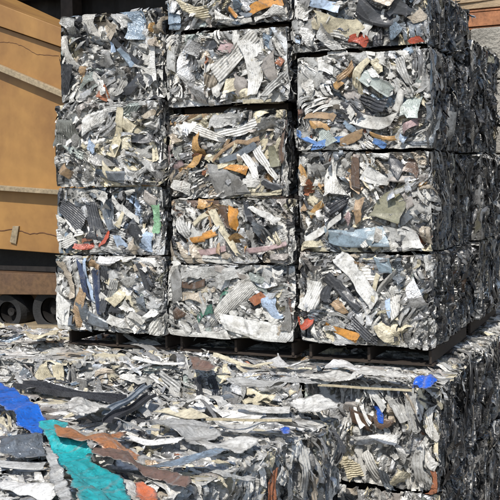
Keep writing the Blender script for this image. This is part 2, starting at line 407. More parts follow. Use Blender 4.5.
# ------------------------------------------------------------------ the tall stack: front bales
FEAT = {}
FEAT['L1'] = [(136,8,142,37,20,'bluegrey',C_),(151,25,155,31,7,'ochre',C_),(102,90,108,101,10,'rust',S_),(63,40,72,68,8,'white',P_),(68,66,64,93,12,'dark',P_),
 (88,12,92,35,12,'white',P_),(80,41,92,44,9,'dark',C_),(113,42,115,52,5,'ltblue',S_),(112,40,142,64,5,'dark',S_),(122,50,134,66,6,'bluegrey',S_),(151,42,153,82,10,'bright',C_),
 (104,58,112,66,13,'grey',S_),(127,72,121,97,9,'lgrey',P_),(138,82,127,93,8,'dark',S_),(98,76,105,92,8,'white',C_),(104,22,115,35,12,'beige',C_),(118,12,130,26,12,'lgrey',C_),(64,14,78,34,15,'lgrey',F_),(132,43,148,48,4,'white',S_)]
FEAT['L2'] = [(69,122,69,147,24,'olgrey',P_),(85,125,110,113,13,'bright',C_),(124,111,113,154,9,'cream',P_),(135,118,126,146,9,'cream',C_),(132,138,155,140,8,'dark',S_),
 (153,122,160,133,8,'white',C_),(62,168,72,175,10,'tan',S_),(98,174,125,178,9,'steel',S_),(127,172,142,178,9,'bright',C_),(153,143,157,160,6,'cream',S_),(95,158,112,163,9,'grey',C_),
 (112,108,145,101,6,'lgrey',P_),(84,140,98,148,9,'ltblue',F_),(140,158,158,170,8,'lgrey',C_)]
FEAT['L3'] = [(78,196,110,194,9,'white',F_),(112,195,137,192,8,'white',F_),(63,205,84,222,16,'dark',P_),(92,203,99,230,14,'dark',P_),(106,202,111,228,10,'steel',P_),
 (114,202,137,220,7,'bright',S_),(156,206,157,232,7,'green',C_),(118,236,124,247,9,'ltblue',S_),(147,232,143,250,11,'ltblue',C_),(80,250,110,240,6,'red',C_),(84,240,98,236,4,'rust',S_),
 (56,235,84,232,8,'bright',P_),(56,248,76,240,7,'white',P_),(130,225,142,238,11,'dark',S_),(145,196,155,204,9,'wgrey',S_),(118,226,124,213,5,'cream',S_),(130,242,136,252,8,'beige',C_)]
FEAT['L4'] = [(64,262,71,295,12,'beige',F_),(63,299,62,328,17,'bright',S_),(80,292,77,327,9,'tan',F_),(78,258,89,303,6,'navy',S_),(84,260,93,300,4,'ltblue',S_),(97,272,99,312,7,'navy',S_),
 (106,272,104,310,7,'dark',P_),(118,282,109,303,9,'lgrey',P_),(129,283,116,304,8,'cream',C_),(86,318,108,325,11,'steel',S_),(112,318,134,329,8,'bright',C_),(130,314,144,322,7,'white',S_),
 (146,320,160,305,7,'bright',C_),(123,304,131,311,8,'bright',C_),(112,308,120,312,8,'dark',S_),(142,264,149,288,5,'dark',P_),(102,262,122,258,8,'foil',F_),(92,262,100,270,7,'tan',C_),(136,296,148,302,8,'steel',F_)]
FEAT['M1'] = [(172,5,176,30,14,'bluegrey',C_),(186,18,228,6,14,'cream',P_),(218,21,250,25,8,'white',C_),(248,10,280,-2,9,'orange',S_),(230,9,238,17,4,'orange',S_),(236,3,245,12,8,'bluegrey',C_),(256,14,284,10,10,'white',F_)]
FEAT['M2'] = [(219,75,255,36,15,'white',P_),(255,42,257,92,16,'bright',P_),(267,58,275,80,12,'wgrey',S_),(236,92,243,78,15,'wgrey',S_),(222,44,232,50,9,'pink',S_),(205,58,209,62,6,'rust',C_),(278,60,283,63,7,'rust',C_),
 (208,46,216,44,8,'dark',S_),(219,95,222,104,8,'dark',S_),(228,88,242,94,6,'ltblue',F_),(244,104,270,103,5,'cream',S_),(262,96,286,72,7,'lgrey',P_),(178,60,190,80,16,'alu',F_),(186,90,204,98,14,'alu',F_),(180,40,200,50,12,'alu',F_)]
FEAT['M3'] = [(196,128,222,138,8,'white',P_),(218,137,256,127,8,'bright',P_),(212,118,240,118,12,'lgrey',C_),(194,138,200,158,10,'ochre',C_),(200,155,192,168,7,'ochre',S_),(214,154,256,135,4,'tan',S_),(224,165,247,170,6,'orange',C_),
 (222,160,255,147,6,'steel',S_),(214,181,245,184,24,'grey',S_),(245,155,258,175,7,'bright',P_),(258,150,275,178,7,'bright',P_),(246,178,262,185,10,'white',C_),(264,182,281,190,8,'dark',S_),(248,194,280,194,4,'cream',S_),
 (273,147,275,166,9,'olive',S_),(171,135,178,143,7,'beige',C_),(176,148,180,160,9,'olgrey',P_),(283,128,283,160,5,'brown',S_),(262,122,278,130,12,'lgrey',F_),(176,184,190,190,10,'white',C_)]
FEAT['M4'] = [(200,203,212,205,8,'ochre',C_),(233,208,235,228,9,'orange',S_),(232,237,246,240,9,'ochre',C_),(215,212,236,255,7,'cream',S_),(195,222,213,211,5,'cream',S_),(185,242,216,234,6,'orange',S_),(188,254,225,250,6,'pink',S_),
 (240,251,284,244,5,'pink',S_),(198,258,228,262,7,'white',S_),(256,228,272,240,12,'steel',C_),(252,208,278,220,6,'bright',S_),(222,208,228,228,6,'brown',S_),(178,215,188,235,10,'lgrey',P_),(244,200,254,222,6,'dark',S_),(262,256,286,258,8,'wgrey',F_)]
FEAT['M5'] = [(188,270,225,280,12,'lgrey',C_),(225,270,270,274,12,'lgrey',C_),(211,325,250,283,14,'white',P_),(225,322,280,338,18,'bright',S_),(170,333,225,337,9,'white',S_),(197,317,212,306,8,'dgreen',C_),(220,295,227,289,5,'dgreen',C_),
 (170,318,182,312,9,'brown',C_),(180,286,203,284,6,'brown',S_),(252,302,264,296,9,'rust',S_),(268,298,275,318,12,'ltblue',C_),(182,294,204,300,8,'beige',C_),(289,300,288,330,6,'grey',P_),(172,272,178,300,12,'grey',S_),(216,268,246,280,6,'wgrey',S_)]
FEAT['R1'] = [(318,18,360,30,16,'cream',S_),(313,2,338,8,8,'ltblue',S_),(353,35,368,42,10,'red',C_),(410,43,421,38,7,'red',C_),(360,10,392,22,16,'dark',S_),(378,28,378,48,8,'black',P_),(387,36,400,28,12,'bluegrey',F_),(308,30,313,50,10,'bright',F_),
 (320,32,332,42,10,'lgrey',C_),(412,22,424,14,10,'beige',C_),(296,10,308,16,12,'white',C_),(392,8,410,14,12,'dark',S_)]
FEAT['R2'] = [(362,60,354,92,9,'cream',P_),(376,60,381,72,8,'cream',C_),(335,88,342,82,7,'ochre',S_),(340,80,354,66,6,'tan',P_),(362,76,390,92,11,'ggreen',S_),(355,121,393,123,11,'white',S_),(422,82,410,115,13,'ggreen',C_),(398,60,408,85,8,'lgrey',P_),
 (403,90,397,110,7,'white',S_),(307,113,334,115,6,'tan',S_),(312,125,333,127,6,'ochre',S_),(295,133,316,144,5,'blue',S_),(314,145,348,137,6,'blue',S_),(342,143,362,133,7,'tan',S_),(375,140,385,147,6,'blue',S_),(370,135,393,140,4,'ochre',S_),
 (400,136,405,141,5,'ltblue',C_),(405,128,424,118,8,'pink',C_),(362,100,385,108,10,'dark',P_),(333,100,355,112,8,'white',C_),(320,64,334,70,8,'bright',S_),(304,76,312,96,10,'white',F_),(344,122,354,130,5,'bluegrey',S_)]
FEAT['R3'] = [(330,163,331,193,14,'bright',P_),(304,192,314,186,10,'rust',F_),(311,215,322,203,6,'ochre',S_),(301,166,306,180,6,'ochre',S_),(357,156,357,188,8,'brown',S_),(360,200,358,222,7,'tan',S_),(366,172,388,182,12,'bright',S_),(378,205,406,203,28,'olive',S_),
 (404,188,412,206,9,'wgrey',S_),(330,212,352,196,10,'dark',P_),(308,238,342,218,6,'bright',S_),(330,236,384,240,16,'sblue',S_),(298,247,322,243,8,'cream',C_),(372,247,384,244,6,'cream',C_),(390,238,420,240,19,'bright',S_),(424,222,428,243,10,'beige',C_),
 (392,180,426,180,7,'wgrey',S_),(408,163,420,172,10,'brown',C_),(346,213,352,222,8,'pink',C_),(302,182,316,176,12,'beige',F_),(398,226,412,214,6,'steel',S_),(390,158,402,172,10,'dark',S_)]
FEAT['R4'] = [(340,256,372,300,14,'bright',S_),(381,258,386,272,13,'sblue',S_),(307,310,318,285,15,'bright',P_),(328,278,358,308,9,'dark',S_),(324,300,328,285,8,'dark',P_),(297,326,316,322,9,'red',C_),(326,324,357,337,7,'orange',S_),(352,322,375,342,9,'dark',P_),
 (378,328,402,340,15,'cream',F_),(392,290,399,316,12,'white',P_),(388,300,391,316,5,'ltblue',S_),(334,302,346,312,8,'tan',C_),(415,285,420,325,14,'foil',F_),(377,275,373,300,4,'cream',S_),(300,262,316,272,12,'wgrey',F_),(396,262,402,280,12,'steel',F_),(304,338,330,342,4,'white',S_)]

ROWS = [  # key, x0, x1, ytop, ybottom (read at the column's middle), label, mix, depth offset, seed
 ('L1', 60,163, 12, 99,'top bale of the left column with a blue grey sheet at its corner','std', .02,11),
 ('L2', 55,161,102,184,'left column bale with an olive grey ribbed panel and cream strips in its face','pale', -.03,12),
 ('L3', 57,163,187,252,'left column bale with black ribbed sheets, a green scrap and a red streak','cool', .0,13),
 ('L4', 56,164,256,330,'bottom bale of the left column with a white box end and navy strips','std', -.02,14),
 ('M1',168,290,-62, 25,'topmost middle column bale with an orange curl and a cream sheet','std', .0,15),
 ('M2',166,289, 30,104,'middle column bale with a white ribbed panel and grey foil at its left','pale', -.01,16),
 ('M3',169,286,112,195,'middle column bale with a flat grey panel at its foot and an ochre crumple','warm', .02,17),
 ('M4',171,293,199,262,'middle column bale with orange scraps round a long cream strip','warm', .0,18),
 ('M5',168,293,265,340,'bottom bale of the middle column with white panels and a dark green scrap','pale', -.02,19),
 ('R1',294,429,-14, 47,'top bale of the right column with a big cream sheet above a red scrap','cool', .01,20),
 ('R2',297,432, 52,148,'right column bale with a blue strip along its lower edge and a cream crumple','std', .0,21),
 ('R3',298,432,152,250,'right column bale with an olive box side and a slate blue sheet','warm', .01,22),
 ('R4',299,434,254,347,'bottom bale of the right column with red and orange scraps at its foot','std', .0,23)]
STACK = {}
ZTOP = {}
for key, x0, x1, yt, yb, lab, mix, yo, seed in ROWS: ZTOP[key] = on_y((x0 + x1) / 2, yt, yo).z
BELOW = {'L1': 'L2', 'L2': 'L3', 'L3': 'L4', 'M3': 'M4', 'M4': 'M5', 'R2': 'R3', 'R3': 'R4'}
for key, x0, x1, yt, yb, lab, mix, yo, seed in ROWS:
    xm = (x0 + x1) / 2; ym = (yt + yb) / 2
    a = on_y(x0, ym, yo); b = on_y(x1, ym, yo)
    zt = on_y(xm, yt, yo).z; zb = on_y(xm, yb, yo).z
    zb = Z_STACK if key in ('L4', 'M5', 'R4') else ZTOP[BELOW[key]] + .005 if key in BELOW else zb
    faces = {'front': (3.6, 'mess')}
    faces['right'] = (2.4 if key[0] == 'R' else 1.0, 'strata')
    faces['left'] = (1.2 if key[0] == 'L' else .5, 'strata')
    if key in ('L1', 'M1', 'R1'): faces['top'] = (1.5, 'flat')
    STACK[key] = (a.x, b.x, zb, zt)
    bale(lab, (a.x, yo, zb), (b.x - a.x, 1.2, zt - zb), 0, faces, mix, FF(FEAT[key]), seed)

# second row behind the right column: only their outer sides show
xr = STACK['R4'][1]
for i, (z0, z1, dx, lab) in enumerate([
    (Z_STACK, 1.30, .04, 'dark bottom bale behind the right column of the tall stack'),
    (1.31, 1.93, .05, 'dark second bale up behind the right column of the tall stack'),
    (1.94, 2.74, .0, 'dark topmost bale behind the right column beside the concrete wall')]):
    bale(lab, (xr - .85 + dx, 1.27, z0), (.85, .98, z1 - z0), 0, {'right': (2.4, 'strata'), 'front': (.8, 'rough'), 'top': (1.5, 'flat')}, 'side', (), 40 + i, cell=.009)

# ------------------------------------------------------------------ the low tier of bales under and in front of the stack
corner = on_z(440, 389, Z_TIER)
XT, YT = corner.x, corner.y
TW = [.82, .80, .84, .80, .80, .8]
AF = {0: FF([(346,404,362,408,10,'wgrey',S_),(352,414,372,424,13,'brown',S_,.03),(376,418,392,426,10,'brown',C_,.03),(348,436,395,438,9,'bright',C_,.05),(378,406,383,420,6,'vblue',C_,.03),
      (395,400,405,420,10,'lgrey',P_),(408,398,414,430,9,'lgrey',P_),(424,410,432,440,10,'white',P_),(418,440,422,490,12,'lgrey',P_),(346,468,362,466,16,'cream',P_),(396,476,408,484,18,'cream',F_),(368,452,380,480,10,'white',P_),(400,440,406,462,8,'lgrey',C_),
      (436,465,434,500,6,'rust',P_),(384,470,392,500,8,'steel',P_)]),
      1: FF([(210,376,216,396,9,'dark',P_),(225,378,228,398,8,'steel',P_),(240,380,246,400,9,'lgrey',C_),(196,378,200,396,9,'dark',P_),(262,386,280,390,8,'lgrey',C_)]),
      2: FF([(125,376,150,384,8,'white',C_),(160,374,180,390,9,'lgrey',P_),(140,385,150,398,10,'dark',F_),(170,390,182,398,8,'white',S_)]),
      3: FF([(42,364,44,384,14,'cream',P_),(58,366,62,386,11,'cream',P_),(72,368,72,388,11,'white',P_),(84,370,80,388,8,'dark',P_),(96,372,104,384,12,'grey',C_),(24,370,30,380,9,'steel',C_)]), 4: [], 5: []}
x = XT
labs = ['corner bale of the low tier under the blue plastic, brown sheet in its side', 'low tier bale below the middle column with dark ribbed sheets in its edge',
        'low tier bale between the middle and left columns, long pale sheets on top', 'low tier bale below the left column with cream ribbed sheets in its edge',
        'low tier bale at the left edge of the photo beneath the tan machine', 'low tier bale farthest left, beyond the cream sheets']
for i, wd in enumerate(TW[:5]):
    f = {'front': (3.4, 'stratalit' if i == 0 else 'mess'), 'top': (3.2, 'flat')}
    if i == 0: f['right'] = (2.6, 'strata')
    if i == 4: f['left'] = (1.0, 'strata')
    bale(labs[i], (x - wd + .008, YT + random.Random(i).uniform(-.0, .02), 0), (wd - .016, 1.2, Z_TIER), 0, f, 'pale' if i else 'std', AF[i], 60 + i)
    x -= wd
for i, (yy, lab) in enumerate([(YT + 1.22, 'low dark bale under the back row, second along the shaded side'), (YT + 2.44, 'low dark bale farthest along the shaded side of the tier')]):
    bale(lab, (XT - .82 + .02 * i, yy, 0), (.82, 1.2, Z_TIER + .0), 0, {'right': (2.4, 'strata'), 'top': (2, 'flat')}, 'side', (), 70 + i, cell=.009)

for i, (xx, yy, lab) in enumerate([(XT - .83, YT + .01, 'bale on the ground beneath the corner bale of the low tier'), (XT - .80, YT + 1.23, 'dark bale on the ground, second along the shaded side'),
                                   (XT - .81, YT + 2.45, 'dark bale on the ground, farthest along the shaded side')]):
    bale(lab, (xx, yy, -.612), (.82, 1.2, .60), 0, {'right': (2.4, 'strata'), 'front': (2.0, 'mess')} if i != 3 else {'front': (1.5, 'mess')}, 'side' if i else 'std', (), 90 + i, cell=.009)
# near block of low bales, turned a few degrees
nc = on_z(343, 416, Z_TIER); NR = R(-8)
ux, uy = Vector((math.cos(NR), math.sin(NR), 0)), Vector((-math.sin(NR), math.cos(NR), 0))
NF = {0: [('right',) + t for t in [(300,450,302,500,14,'lgrey',P_),(320,436,318,480,12,'alu',P_),(335,430,334,470,8,'dark',P_),(286,460,284,500,10,'lgrey',C_),(312,470,313,500,9,'beige',P_),(270,470,268,500,9,'rust',P_),(330,445,326,500,6,'steel',P_)]]}
nlab = [['near bale at the corner of the front block, its ribbed side in the sun', 'near bale of the front block lying under the cream stick', 'near bale at the left edge beneath the vivid blue sheet'],
        ['nearest bale at the bottom of the photo beside the long brown sheet', 'nearest bale under the teal sheet', 'nearest bale at the bottom left corner of the photo']]
for r_ in range(2):
    for c_ in range(3):
        o = nc - ux * (.82 * (c_ + 1)) - uy * (1.2 * (r_ + 1)) ; o.z = 0
        f = {'top': (3.6, 'flat')}
        if c_ == 0: f['right'] = (3.6, 'stratalit')
        if r_ == 0: f['back'] = (1.0, 'strata')
        bale(nlab[r_][c_], (o.x, o.y, 0), (.808, 1.19, Z_TIER - .004), NR, f, 'pale', NF.get(c_, []) if r_ == 0 else [], 80 + r_ * 3 + c_, cell=.0065, size=.085)

# ------------------------------------------------------------------ loose pieces lying on top
def sheet(name, label, cat, poly, cn, z, amp=.012, thick=.002, seed=0, cuts=6, folds=7):
    rng = np.random.RandomState(seed)
    pts = [on_z(px, py, z) for px, py in poly]
    c = sum(pts, Vector()) / len(pts); c.z = z
    bm = bmesh.new(); bm.faces.new([bm.verts.new(p - c) for p in pts])
    bmesh.ops.triangulate(bm, faces=bm.faces[:])
    for _ in range(cuts):
        ed = [e for e in bm.edges if e.calc_length() > .013]
        if not ed: break
        bmesh.ops.subdivide_edges(bm, edges=ed, cuts=1); bmesh.ops.triangulate(bm, faces=bm.faces[:])
    bmesh.ops.beautify_fill(bm, faces=bm.faces[:], edges=bm.edges[:])
    co = np.array([v.co[:] for v in bm.verts]); h = np.zeros(len(co)); R_ = np.abs(co[:, :2]).max(); sz = min(np.ptp(co[:, 0]), np.ptp(co[:, 1]))
    crease = np.zeros(len(co))
    for k in range(folds * 3):
        a = rng.uniform(0, 6.28); q = co[:, 0] * math.cos(a) + co[:, 1] * math.sin(a) - rng.uniform(-1, 1) * R_ * .8
        g = rng.normal(0, .16); msk = 1 / (1 + np.exp(-(co[:, 0] * math.cos(a + 1.57) + co[:, 1] * math.sin(a + 1.57) - rng.uniform(-.5, .5) * R_) / .03))
        h += g * np.abs(q) * msk; crease = np.maximum(crease, np.exp(-(q / .006) ** 2) * msk * min(1, abs(g) * 6))
    lo = np.zeros(len(co))
    for f in (7, 13, 29, 60):
        kx = rng.normal(0, 1, 2) * f; lo += amp * .8 * (7 / f) ** .8 * (1 - 2 * np.abs(np.sin(co[:, :2] @ kx + rng.uniform(0, 6.28))))
    h = (h - h.mean()); h = .022 * np.tanh(h / .022) + lo
    h = h - np.percentile(h, 15); h = np.clip(h, -.006, .055); h += rng.normal(0, .0006, len(co))
    edge = np.array([v.is_boundary for v in bm.verts], float)
    jit = rng.normal(0, .0012, (len(co), 2)) + edge[:, None] * (.006 * np.stack([np.sin(co[:, 1] * 60 + seed), np.sin(co[:, 0] * 50)], 1) + rng.normal(0, .0018, (len(co), 2)))
    for i, v in enumerate(bm.verts):
        v.co.z += h[i] + .004; v.co.x += jit[i, 0]; v.co.y += jit[i, 1]
    me = bpy.data.meshes.new(name); bm.normal_update()
    for f in bm.faces:
        if f.normal.z < 0: f.normal_flip()
    bm.to_mesh(me); bm.free(); me.materials.append(SCRAP)
    base, mt = PAL[cn]; k = np.clip(crease * rng.uniform(.2, 1, len(co)) * .75 + edge * .5, 0, .85)[:, None]
    cc = np.array(base) * (1 - k) + np.array((.30, .29, .27)) * k * (1 if np.mean(base) < .3 else .5)
    at = me.attributes.new('Col', 'FLOAT_COLOR', 'POINT'); at.data.foreach_set('color', np.concatenate([cc, np.full((len(co), 1), mt) + k * .4], 1).astype(np.float32).ravel())
    me.shade_smooth(); me.set_sharp_from_angle(angle=R(18))
    o = bpy.data.objects.new(name, me); COL.objects.link(o); o.location = c
    sm = o.modifiers.new('thickness', 'SOLIDIFY'); sm.thickness = thick; sm.offset = 1
    return tag(o, label, cat)
M_BLUE = simple_mat('blue_paint', (.010, .11, .46), .4, 0, 12, .4, .15, stretch=(2, .6, 1))
M_TEAL = simple_mat('teal_paint', (.015, .33, .36), .5, 0, 22, .4, .35, col2=(.04, .20, .22), bdist=.008)
M_RUST = simple_mat('rusty_paint', (.34, .13, .05), .7, 0, 14, .4, .5, col2=(.17, .07, .035))
M_BROWN = simple_mat('brown_paint', (.17, .10, .075), .6, .0, 14, .5, .4, col2=(.10, .07, .06))
M_GREY = simple_mat('grey_paint', (.33, .37, .41), .45, .3, 12, .4, .4)
M_LGREY = simple_mat('pale_paint', (.50, .49, .47), .5, .25, 10, .35, .5, col2=(.27, .27, .26), stretch=(.7, 3, 3))
M_WHITE = simple_mat('white_paint', (.66, .65, .61), .5, .1, 10, .3, .5, col2=(.36, .35, .33), stretch=(.5, 3.5, 3.5))
M_DARKM = simple_mat('dark_metal', (.07, .072, .08), .5, .4, 16, .4, .5, col2=(.04, .04, .045))
M_CREAM = simple_mat('cream_paint', (.50, .43, .29), .7, 0, 16, .4, .3)
M_RED = simple_mat('orange_red_paint', (.55, .13, .04), .5, 0, 12, .3, .3)
M_BPL = simple_mat('blue_plastic', (.015, .16, .66), .4, 0, 20, .3, .6, bdist=.02)
ZT = Z_TIER + .012
S = 'scrap_sheet'; SC = 'scrap sheet'; G = 'loose scrap lying on the low bales'
sheet('blue_sheet', 'vivid blue painted sheet jutting in from the left edge onto the teal sheet', SC, [(-25,378),(0,391),(14,397),(34,412),(60,430),(48,433),(34,435),(16,424),(0,414),(-25,402)], 'vblue2', ZT+.03, .006, seed=1, folds=1)
sheet('teal_sheet', 'long crumpled teal sheet on the nearest bale', SC, [(38,433),(55,430),(70,434),(66,444),(86,449),(94,457),(90,464),(112,473),(124,484),(134,515),(84,520),(70,490),(62,470),(50,452)], 'teal', ZT+.02, .007, seed=2)
sheet('rusty_strip', 'orange brown rusty strip lying across the teal sheet', SC, [(53,437),(70,434),(84,437),(110,445),(140,455),(137,462),(112,457),(96,452),(78,449),(58,448)], 'rustp', ZT+.045, .008, seed=3)
sheet('rusty_scrap', 'small rusty orange scrap beside the end of the rusty strip', SC, [(105,441),(121,432),(126,440),(120,447),(110,446)], 'rustp', ZT+.03, .01, seed=4)
sheet('brown_sheet', 'long dark brown sheet lying between the teal sheet and the slate grey sheet', SC, [(92,459),(112,458),(136,464),(160,470),(190,480),(187,488),(160,481),(130,475),(104,470),(93,466)], 'brownp', ZT+.03, .008, seed=5)
sheet('slate_sheet', 'slate grey sheet behind the long brown sheet', SC, [(146,466),(170,462),(205,461),(232,455),(222,463),(206,467),(180,472),(160,470)], 'bluegrey', ZT+.025, .008, seed=6)
sheet('orange_red_scrap', 'orange red scrap at the bottom of the photo beside the teal sheet', SC, [(134,492),(144,490),(154,495),(160,506),(142,508)], 'redp', ZT+.01, .01, seed=7)
sheet('brown_flap', 'flat brown flap on the pale sheets below the middle column', SC, [(187,362),(198,364),(217,371),(206,372),(194,370)], 'brownp', ZT+.02, .006, seed=8)
sheet('blue_plastic', 'crumpled bright blue plastic scrap on the corner of the low tier', 'plastic scrap', [(413,385),(421,382),(431,382),(438,385),(430,388),(420,389),(414,394)], 'vblue', ZT+.02, .012, seed=9, folds=5)
sheet('blue_chip', 'tiny blue chip on the near bale top beside the ribbed side', 'plastic scrap', [(281,430),(288,429),(291,432),(287,435),(283,434)], 'vblue', ZT+.03, .01, seed=10)
sheet('grey_sheet', 'grey ribbed panel pointing up from the left bottom corner beside the teal sheet', SC, [(44,454),(50,456),(62,474),(74,505),(64,512),(54,488)], 'lgrey', ZT+.05, .02, seed=11)
sheet('pale_sheet', 'pale crumpled sheet right of the black rails', SC, [(152,428),(176,420),(206,427),(222,436),(200,446),(176,440)], 'lgrey', ZT+.012, .007, seed=12)
sheet('white_sheet', 'long narrow white sheet along the back of the corner tier bale', SC, [(300,376),(340,373),(398,380),(410,386),(360,384),(320,381)], 'white', ZT+.012, .010, seed=13)
sheet('narrow_sheet', 'narrow pale strip lying behind the near block corner', SC, [(226,384),(262,380),(306,386),(322,392),(280,391),(250,389)], 'lgrey', ZT+.012, .007, seed=20)
sheet('corner_sheet', 'white sheet folded at the corner of the front block', SC, [(290,404),(318,400),(341,408),(338,417),(318,420),(300,414)], 'white', ZT+.014, .010, seed=21)
sheet('streaked_sheet', 'streaked white sheet below the slate grey sheet', SC, [(196,449),(230,441),(262,443),(240,453),(214,456)], 'white', ZT+.014, .007, seed=22)
sheet('white_flap', 'white crumpled flap behind the teal sheet', SC, [(66,412),(86,406),(112,404),(124,410),(98,420),(84,426),(70,424)], 'white', ZT+.02, .018, seed=14)
sheet('long_white_sheet', 'long white sheet on the near bale in front of the cream stick', SC, [(206,425),(244,425),(286,425),(300,428),(276,434),(246,436),(218,431)], 'white', ZT+.016, .01, seed=16)
sheet('dark_sheet', 'dark grey sheet at the left edge below the blue sheet', SC, [(0,440),(24,436),(42,444),(46,456),(20,458),(0,456)], 'steel', ZT+.015, .012, seed=18)
sheet('cream_sheet', 'cream crumpled sheets at the back of the left tier bale', SC, [(22,340),(38,335),(60,338),(56,343),(34,346)], 'cream', ZT+.03, .02, seed=19)

def top_piece(name, label, a, b, z, wid, cn, st, seed):
    rng = np.random.RandomState(seed); p, q = on_z(*a, z), on_z(*b, z); L = (q - p).length
    P = patch(rng, L, wid, st, .007, True, rng.normal(0, .04)); c, mt = PAL[cn]; wc = wear(P, rng, np.array(c), mt * .5, st)
    th = math.atan2(q.y - p.y, q.x - p.x); x = P[..., 0] * math.cos(th) - P[..., 1] * math.sin(th); y = P[..., 0] * math.sin(th) + P[..., 1] * math.cos(th)
    h = P[..., 2] * .33; h = np.clip(h - np.percentile(h, 15), -.004, .06); sp = Soup(); sp.grid(np.stack([x, y, h], -1), wc, 0)
    o = sp.build(name, None); o.location = (p + q) / 2; m = o.modifiers.new('thickness', 'SOLIDIFY'); m.thickness = .002; return tag(o, label, SC)
for k, T in enumerate([
    ('tin_sheet','long cream strip below the middle column pallet',(216,362),(276,368),.05,'cream','crumple'),
    ('tin_sheet','white ribbed strip in front of the middle pallet',(130,360),(182,366),.07,'bright','pleat'), ('foil_scrap','crumpled grey foil standing up below the right column',(272,364),(300,367),.12,'alu','foil'),
    ('foil_scrap','crumpled foil lump below the orange scrap of the right column',(330,366),(372,370),.10,'foil','foil'), ('tin_sheet','white crumpled strip behind the thin cream stick',(236,412),(290,410),.07,'white','crumple'),
    ('tin_sheet','grey crumpled strip at the foot of the black rail',(118,424),(158,434),.08,'lgrey','crumple'), ('tin_sheet','white ribbed strip right of the rusty scrap',(128,440),(182,444),.07,'bright','pleat'),
    ('tin_sheet','slim dark sheet behind the pale crumpled sheet',(196,402),(232,396),.06,'steel','pleat'),
    ('tin_sheet','ribbed grey sheet at the left edge under the dark grey sheet',(-4,464),(44,466),.08,'lgrey','pleat'), ('tin_sheet','white curved strip at the bottom left corner',(-4,482),(52,500),.08,'bright','crumple'),
    ('tin_sheet','cream patchy strip in front of the black rail',(160,414),(204,418),.07,'cream','crumple')]):
    n_, l_, a_, b_, w_, c_, s_ = T
    top_piece(n_, l_, a_, b_, ZT + .012, w_, c_, s_, 300 + k)

def box_mesh(name, boxes, mat, parent=None, bev=.004):
    bm = bmesh.new()
    for (cx, cy, cz, sx, sy, sz, rx, ry, rz) in boxes:
        M = Matrix.Translation((cx, cy, cz)) @ Euler((rx, ry, rz)).to_matrix().to_4x4() @ Matrix.Diagonal((sx, sy, sz, 1))
        bmesh.ops.create_cube(bm, size=1, matrix=M)
    if bev: bmesh.ops.bevel(bm, geom=bm.edges[:], offset=bev, segments=2, affect='EDGES', profile=.6)
    me = bpy.data.meshes.new(name); bm.to_mesh(me); bm.free(); me.materials.append(mat)
    o = bpy.data.objects.new(name, me); COL.objects.link(o); o.parent = parent; return o

def rail(name, label, cat, a, b, z, wid, hgt, mat, open_=True, tiltz=0.0):
    """a U-shaped channel or solid stick between two points, bent a little"""
    p, q = on_z(*a, z), on_z(*b, z); q.z += tiltz; L = (q - p).length; mid = (p + q) / 2
    bm = bmesh.new(); n = 14; rng = random.Random(hash(a) & 999)
    prof = [(-.5, 1), (-.5, 0), (.5, 0), (.5, 1), (.42, 1), (.42, .12), (-.42, .12), (-.42, 1)] if open_ else [(-.5, 1), (-.5, 0), (.5, 0), (.5, 1)]
    rings = []
    for i in range(n + 1):
        s = i / n; k = (.004 if open_ else .002) * math.sin(s * 5 + 1) ; tw = (.15 if open_ else .02) * math.sin(s * 7)
        rings.append([bm.verts.new((L * (s - .5), y * wid + k, zz * hgt + tw * y * wid + (.006 if open_ else .001) * math.sin(s * 9))) for y, zz in prof])
    m = len(prof)
    for i in range(n):
        for j in range(m):
            bm.faces.new([rings[i][j], rings[i + 1][j], rings[i + 1][(j + 1) % m], rings[i][(j + 1) % m]])
    bm.faces.new(rings[0][::-1]); bm.faces.new(rings[-1]); bmesh.ops.recalc_face_normals(bm, faces=bm.faces[:])
    me = bpy.data.meshes.new(name); bm.to_mesh(me); bm.free(); me.materials.append(mat)
    o = bpy.data.objects.new(name, me); COL.objects.link(o); o.location = mid
    d = q - p; o.rotation_euler = (0, -math.asin(d.z / L), math.atan2(d.y, d.x)); return tag(o, label, cat)
rail('metal_channel', 'long dark grey metal channel lying along the gap at the left', 'metal channel', (18,387), (122,403), ZT+.005, .08, .03, M_DARKM)
rail('metal_rail', 'black metal rail sloping up beside the pale grey strips', 'metal rail', (108,423), (152,402), ZT+.012, .055, .018, M_DARKM, tiltz=.03)
rail('metal_strip', 'pale grey metal strip lying above the black rail', 'metal strip', (106,415), (148,394), ZT+.03, .04, .012, M_GREY, tiltz=.04)
rail('cream_stick', 'thin straight cream stick on the near bales', 'stick', (206,420.5), (292,421.5), ZT+.075, .012, .010, M_CREAM, open_=False)
rail('cream_trim', 'thin cream trim strip running to the blue plastic scrap', 'trim strip', (318,386), (412,391.5), ZT+.04, .014, .010, M_CREAM, open_=False)

# ------------------------------------------------------------------ timber pallets between tier and stack
M_WOOD = simple_mat('old_timber', (.045, .030, .020), .8, 0, 9, .5, .5, stretch=(1, 8, 8))
def pallet(x0, x1, y0, d, label):
    w_ = x1 - x0; r0 = empty('timber_pallet', (x0, y0, Z_TIER + .012)); tag(r0, label, 'pallet', 'timber pallets under the tall stack')
    H = Z_STACK - Z_TIER - .012
    for fx in (.02, w_ * .5, w_ - .02):
        box_mesh('stringer', [(fx, d / 2, H / 2 , .018, d, H - .036, 0, 0, 0)], M_WOOD, r0, .003)
    for k in range(5):
        yy = .12 + k * (d - .2) / 4
        box_mesh('top_board', [(w_ / 2, yy, H - .010, w_, .09, .016, 0, 0, 0)], M_WOOD, r0, .003)
    for k in range(3):
        yy = .065 + k * (d - .14) / 2
        box_mesh('bottom_board', [(w_ / 2, yy, .009, w_, .11, .016, 0, 0, 0)], M_WOOD, r0, .003)
